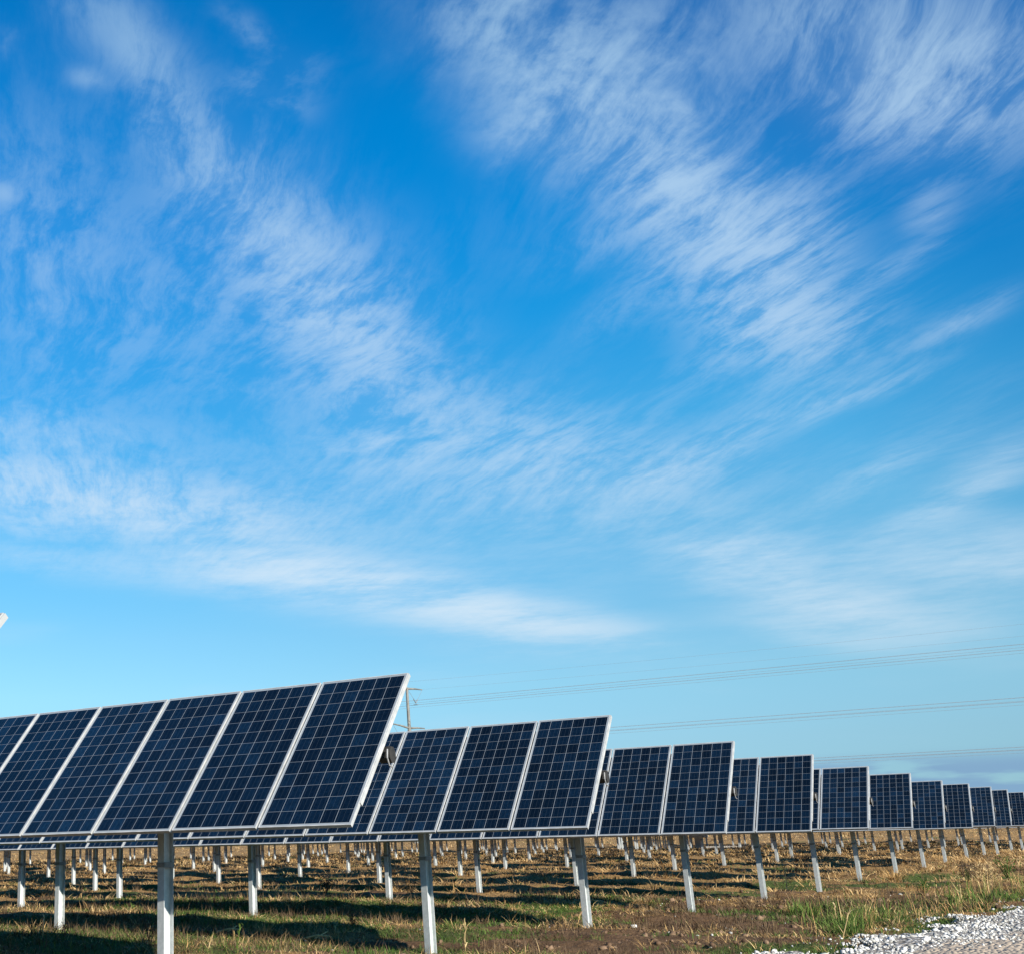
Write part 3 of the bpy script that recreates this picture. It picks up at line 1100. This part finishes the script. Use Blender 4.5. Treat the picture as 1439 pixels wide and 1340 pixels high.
# sparse tufts that have come up through the gravel
yv = 5 + 35 * rng.random(160) ** 1.4
xv = road_edge(yv) + 1.3 * rng.random(160) ** 1.5 - 0.2
q = fbm(xv * 1.1, yv * 0.8, 251, 2) > 0.5
v, t = tufts(xv[q], yv[q], np.hypot(xv[q] - CAM.x, yv[q] - CAM.y), 12, .06, .16, .16, 0.9, 0.5, wfun(.005, .00036), 0.45, 0.2)
v[:, 2] += 0.05
VS.append(v)
TS.append(t)
# straw mounds: large lodged clumps
x, y, d = scatter(5200, 13, 90)
q = (x < road_edge(y) - 0.3) & (hummock(x, y) > 0.03) & (cover(x, y)[0] > 0.25)
v, t = tufts(x[q], y[q], d[q], 40, .14, .34, .30, 1.05, 0.5, wfun(.005, .00036), 0.62, 0.17)
VS.append(v)
TS.append(t)
for name, V_, T_, mt in (('dry_grass', VS, TS, M_STRAW), ('green_grass', VG, TG, M_GREEN), ('dead_weeds', VW, TW, M_WEED)):
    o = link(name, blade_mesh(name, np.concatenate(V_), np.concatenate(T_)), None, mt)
    tag(o, {'dry_grass': 'matted golden dry grass covering the field between the posts',
            'green_grass': 'short green grass growing in patches on the field',
            'dead_weeds': 'dark brown dead weeds scattered over the field'}[name], name.replace('_', ' '), None, 'stuff')

# ------------------------------------------------------------------ loose stones
t_ = (1 + 5 ** .5) / 2
ICO = np.array([(-1, t_, 0), (1, t_, 0), (-1, -t_, 0), (1, -t_, 0), (0, -1, t_), (0, 1, t_), (0, -1, -t_), (0, 1, -t_),
                (t_, 0, -1), (t_, 0, 1), (-t_, 0, -1), (-t_, 0, 1)]) / math.hypot(1, t_)
ICF = np.array([(0, 11, 5), (0, 5, 1), (0, 1, 7), (0, 7, 10), (0, 10, 11), (1, 5, 9), (5, 11, 4), (11, 10, 2), (10, 7, 6), (7, 1, 8),
                (3, 9, 4), (3, 4, 2), (3, 2, 6), (3, 6, 8), (3, 8, 9), (4, 9, 5), (2, 4, 11), (6, 2, 10), (8, 6, 7), (9, 8, 1)])


def stones(x, y, r, zoff=0.0):
    n = len(x)
    v = ICO[None] * rng.uniform(0.6, 1.35, (n, 12, 1)) * r[:, None, None]
    v = v * rng.uniform(0.65, 1.25, (n, 1, 3))
    a = rng.random(n) * 6.283
    c, s_ = np.cos(a)[:, None], np.sin(a)[:, None]
    vx = v[..., 0] * c - v[..., 1] * s_
    vy = v[..., 0] * s_ + v[..., 1] * c
    z = ground_z(x, y) + zoff
    v = np.stack([vx + x[:, None], vy + y[:, None], v[..., 2] * 0.8 + z[:, None] + r[:, None] * 0.35], -1)
    f = (np.arange(n)[:, None, None] * 12 + ICF[None]).reshape(-1)
    tn = np.repeat(rng.random(n), 12)
    return v.reshape(-1, 3), f, tn


def stone_obj(name, x, y, r, zoff, label):
    v, f, tn = stones(x, y, r, zoff)
    nf = len(f) // 3
    me = mesh_np(name, v, f, np.arange(nf) * 3, np.full(nf, 3))
    a = me.attributes.new('tone', 'FLOAT', 'POINT')
    a.data.foreach_set('value', tn.astype(np.float32))
    return tag(link(name, me, None, M_LIME), label, 'stones', None, 'stuff')


n = 60000
yy = 3.5 + 42 * rng.random(n) ** 1.6
off = 2.4 * rng.random(n) ** 1.25 - 0.75 * rng.random(n) ** 3
xx = road_edge(yy) + off
kk = (rng.random(n) < gravel_mask(xx, yy) * 0.98 + 0.02) & (fbm(xx * 2.6, yy * 1.3, 151, 3) > 0.38) & (rng.random(n) > 0.40 * off)
xx, yy = xx[kk], yy[kk]
rr = rng.lognormal(-4.22, 0.42, len(xx))
stone_obj('crushed_stones', xx, yy, rr, 0.055 * sstep(xx - road_edge(yy), 0.0, 0.35), 'loose white crushed stones along the edge of the road')
n = 420
x, y, d = scatter(n, 12, 34)
kk = (np.exp(-((x + 0.3) / 3.2) ** 2) > rng.random(n)) & (x < road_edge(y))
stone_obj('field_pebbles', x[kk], y[kk], rng.lognormal(-4.0, 0.4, kk.sum()), 0.0, 'pale pebbles scattered over the bare brown soil')


M_CLOD = mat_leaf('dry_soil_clod', [(0, (0.06, 0.036, 0.021)), (0.5, (0.12, 0.073, 0.043)), (1, (0.20, 0.13, 0.08))])
x, y, d = scatter(9000, 12, 36)
kk = (np.exp(-((x + 0.6) / 3.6) ** 2) > rng.random(len(x))) & (x < road_edge(y)) & (fbm(x * .8, y * 1.2, 301, 3) > 0.46)
v, f, tn = stones(x[kk], y[kk], rng.lognormal(-3.7, 0.5, kk.sum()), -0.01)
nf = len(f) // 3
me = mesh_np('soil_clods', v, f, np.arange(nf) * 3, np.full(nf, 3))
a_ = me.attributes.new('tone', 'FLOAT', 'POINT')
a_.data.foreach_set('value', tn.astype(np.float32))
tag(link('soil_clods', me, None, M_CLOD), 'brown clods of broken soil on the bare ground beside the row ends', 'soil clods', None, 'stuff')


# ------------------------------------------------------------------ single plants that stand out
def plant(name, px, py, h_px, kind, label, cat, group=None, lean=0.0, lean_az=0.0, mat=None, n=8, seed=0):
    p = on_ground(px, py)
    dist = (p - CAM).dot(FWD)
    h = h_px * dist / F_PX
    g = np.random.default_rng(100 + seed)
    mat = mat or M_STALK
    root = empty(name, p - Vector((0, 0, 0.02)))
    top = Vector((math.sin(lean) * math.cos(lean_az), math.sin(lean) * math.sin(lean_az), math.cos(lean))) * h
    side = Vector((-math.sin(lean_az), math.cos(lean_az), 0))
    w = max(0.008, 0.00055 * dist)
    if kind == 'stalk':
        pts = [Vector((0, 0, -0.03)), top * 0.4 + side * h * 0.02, top * 0.75 - side * h * .01, top]
        st = link('stem', MB().tube(pts, [w * .8, w * .7, w * .55, w * .3], 6).mesh('stem'), root)
        tone_mesh(st, mat, 0.55)
        bs, az, ln, l0, l1, wd, tn = [], [], [], [], [], [], []
        for i in range(n):
            t = g.uniform(0.12, 0.95)
            bs.append(top * t)
            az.append(g.uniform(0, 6.283))
            ln.append(h * g.uniform(0.25, 0.5) * (1.1 - 0.5 * t))
            l0.append(g.uniform(0.3, 0.9))
            l1.append(g.uniform(1.2, 2.6))
            wd.append(w * 1.9)
            tn.append(g.uniform(0.3, 0.95))
        v, t_n = blades(np.array(bs, float), np.array(az), np.array(ln), np.array(l0), np.array(l1), np.array(wd), np.array(tn))
        lf = link('leaves', blade_mesh('leaves', v, t_n), root, mat)
    elif kind == 'tuft':
        N = n * 14
        az = g.uniform(0, 6.283, N)
        rr = np.sqrt(g.random(N)) * h * 0.30
        bx, by = np.cos(az) * rr, np.sin(az) * rr
        bz = ground_z(bx + p.x, by + p.y) - p.z - 0.01
        l0 = np.abs(g.normal(0.35 + lean, 0.22, N))
        v, t_n = blades(np.stack([bx, by, bz], -1), az + g.normal(0, .6, N), g.uniform(.55, 1.15, N) * h, l0, l0 + np.abs(g.normal(0.5, .35, N)),
                        np.full(N, w * 0.9), np.clip(g.normal(.5, .2, N), 0, 1))
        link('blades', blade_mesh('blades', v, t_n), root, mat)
    else:   # branching dead shrub
        mb = MB()
        for i in range(n):
            a = g.uniform(0, 6.283)
            ln_ = h * g.uniform(.6, 1.05)
            sp_ = g.uniform(.15, .75)
            tip = Vector((math.cos(a) * math.sin(sp_), math.sin(a) * math.sin(sp_), math.cos(sp_))) * ln_
            mid = tip * .5 + Vector((0, 0, ln_ * .08))
            mb.tube([(0, 0, -.02), mid, tip], [w * .7, w * .5, w * .3], 5)
            for q in range(3):
                b0 = mid.lerp(tip, g.uniform(0, .8))
                a2 = a + g.normal(0, 1.0)
                mb.tube([b0, b0 + Vector((math.cos(a2) * .5, math.sin(a2) * .5, .7)).normalized() * ln_ * g.uniform(.15, .35)], [w * .4, w * .25], 4)
        st = link('branches', mb.mesh('branches'), root)
        tone_mesh(st, mat, 0.35)
        N = n * 22
        az = g.uniform(0, 6.283, N)
        sp_ = g.uniform(.1, .8, N)
        rr = h * g.uniform(.3, 1.0, N)
        bs = np.stack([np.cos(az) * np.sin(sp_) * rr, np.sin(az) * np.sin(sp_) * rr, np.cos(sp_) * rr], -1)
        v, t_n = blades(bs, g.uniform(0, 6.283, N), np.full(N, h * .14), g.uniform(.4, 1.6, N), g.uniform(1, 2.2, N), np.full(N, w * 1.6), np.clip(g.normal(.4, .22, N), 0, 1))
        link('leaves', blade_mesh('leaves', v, t_n), root, mat)
    return tag(root, label, cat, group)


def tone_mesh(o, mat, val):
    a = o.data.attributes.new('tone', 'FLOAT', 'POINT')
    a.data.foreach_set('value', np.clip(np.random.default_rng(3).normal(val, .1, len(o.data.vertices)), 0, 1).astype(np.float32))
    if not o.data.materials:
        o.data.materials.append(mat)


GP = 'single weeds standing out of the field'
PL = [
    ('dry_weed', 1182, 1318, 58, 'stalk', 'tall tan dry weed leaning right at the edge of the white gravel', 'weed', .42, R(-15), M_STALK, 9),
    ('dry_weed', 1176, 1302, 34, 'stalk', 'short upright dry weed just left of the leaning one by the gravel', 'weed', .05, 0, M_STALK, 5),
    ('dry_weed', 654, 1336, 46, 'stalk', 'pale upright dry weed right of the second row post', 'weed', .06, 1, M_STALK, 8),
    ('dry_weed', 672, 1330, 30, 'stalk', 'small greenish weed beside the pale upright one near the second post', 'weed', .2, 1, M_GREEN, 6),
    ('dead_shrub', 211, 1332, 44, 'shrub', 'dark dead weed in the panel shadow left of the nearest post', 'dead shrub', 0, 0, M_WEED, 4),
    ('dead_shrub', 497, 1300, 24, 'shrub', 'small dark dead shrub standing on the bare soil by a panel shadow', 'dead shrub', 0, 0, M_WEED, 6),
    ('dead_shrub', 458, 1254, 26, 'shrub', 'dark bushy dead weed between two posts of the third row', 'dead shrub', 0, 0, M_WEED, 9),
    ('dry_weed', 492, 1264, 24, 'stalk', 'drooping brown reed stalk bent over in the middle of the field', 'weed', .25, R(10), M_WEED, 4),
    ('dead_shrub', 238, 1290, 20, 'shrub', 'low grey brown dead weed behind the nearest post', 'dead shrub', 0, 0, M_WEED, 7),
    ('grass_tuft', 180, 1308, 16, 'tuft', 'round straw tuft in green grass left of the nearest post', 'grass tuft', .3, 0, M_STRAW, 6),
    ('dry_weed', 60, 1318, 34, 'stalk', 'thin pale weed with curved leaves left of the second row rear post', 'weed', .15, 2, M_STALK, 6),
    ('dead_shrub', 90, 1316, 22, 'shrub', 'dark weed growing at the foot of the post near the left edge', 'dead shrub', 0, 0, M_WEED, 4),
    ('dry_weed', 332, 1338, 40, 'stalk', 'green and tan tall weed at the bottom edge right of the nearest post', 'weed', .2, 0, M_GREEN, 9),
    ('dry_weed', 290, 1336, 30, 'stalk', 'curled tan weed at the bottom edge close beside the nearest post', 'weed', .45, 0, M_STALK, 8),
    ('grass_tuft', 374, 1312, 20, 'tuft', 'pale straw tuft at the front edge of the long panel shadow', 'grass tuft', .2, 0, M_STRAW, 7),
    ('grass_tuft', 1258, 1238, 22, 'tuft', 'large golden straw tuft at the foot of an eighth row post', 'grass tuft', .25, 0, M_STRAW, 11),
    ('grass_tuft', 1140, 1290, 34, 'tuft', 'tall green grass clump in front of the fifth row post', 'grass tuft', 0, 0, M_GREEN, 9),
    ('grass_tuft', 1118, 1286, 26, 'tuft', 'green grass clump left of the tallest green clump', 'grass tuft', 0.05, 0, M_GREEN, 8),
    ('grass_tuft', 1164, 1280, 22, 'tuft', 'olive grass clump right of the tallest green clump', 'grass tuft', 0.1, 0, M_GREEN, 7),
    ('dry_weed', 1336, 1276, 36, 'stalk', 'tall yellow green weed on the verge above the gravel', 'weed', .08, 0, M_GREEN, 8),
    ('dry_weed', 1352, 1272, 30, 'stalk', 'yellowed weed right of the tall yellow green one on the verge', 'weed', .1, 1, M_STALK, 7),
    ('leafy_weed', 1388, 1246, 36, 'shrub', 'pale leafy bush of weeds on the verge near the right edge', 'bush', 0, 0, M_STALK, 8),
    ('leafy_weed', 1362, 1238, 26, 'shrub', 'brown leafy bush of weeds left of the pale leafy one', 'bush', 0, 0, M_WEED, 8),
    ('leafy_weed', 1418, 1236, 34, 'shrub', 'green leafy weed closest to the right edge on the verge', 'bush', 0, 0, M_GREEN, 7),
    ('leafy_weed', 1300, 1256, 26, 'shrub', 'low green weed on the verge right of the eighth row straw tuft', 'bush', 0, 0, M_GREEN, 6),
    ('dry_weed', 1106, 1250, 40, 'stalk', 'very thin tall stalk between the fifth and sixth row posts', 'weed', .03, 0, M_STALK, 2),
]
for i, (nm, px_, py_, hp, kd, lb, ct, le, la, mt, nn) in enumerate(PL):
    plant(nm, px_, py_, hp, kd, lb, ct, GP, le, la, mt, nn, i)

# dry sticks lying on the soil
for i, (px_, py_, ln_, an, lb) in enumerate([(440, 1322, .55, .3, 'pale broken stick lying on soil in front of the second row shadow'),
                                             (848, 1271, .7, 2.5, 'pale stick lying on the soil behind the third row post'),
                                             (318, 1312, .5, .5, 'thin straw coloured stick lying in grass right of the nearest post')]):
    p = on_ground(px_, py_)
    d_ = Vector((math.cos(an), math.sin(an), 0.12)) * ln_
    s2 = Vector((math.cos(an + .9), math.sin(an + .9), 0.35)) * ln_ * .45
    o = link('dry_stick', MB().tube([-d_ * .5, d_ * .1 + Vector((0, 0, .04)), d_ * .5], [.016, .014, .008], 6).tube([d_ * .05, d_ * .05 + s2], [.011, .006], 5).mesh('dry_stick'), None)
    o.location = p + Vector((0, 0, 0.04))
    tone_mesh(o, M_STALK, .75)
    tag(o, lb, 'stick', 'dry sticks on the ground')
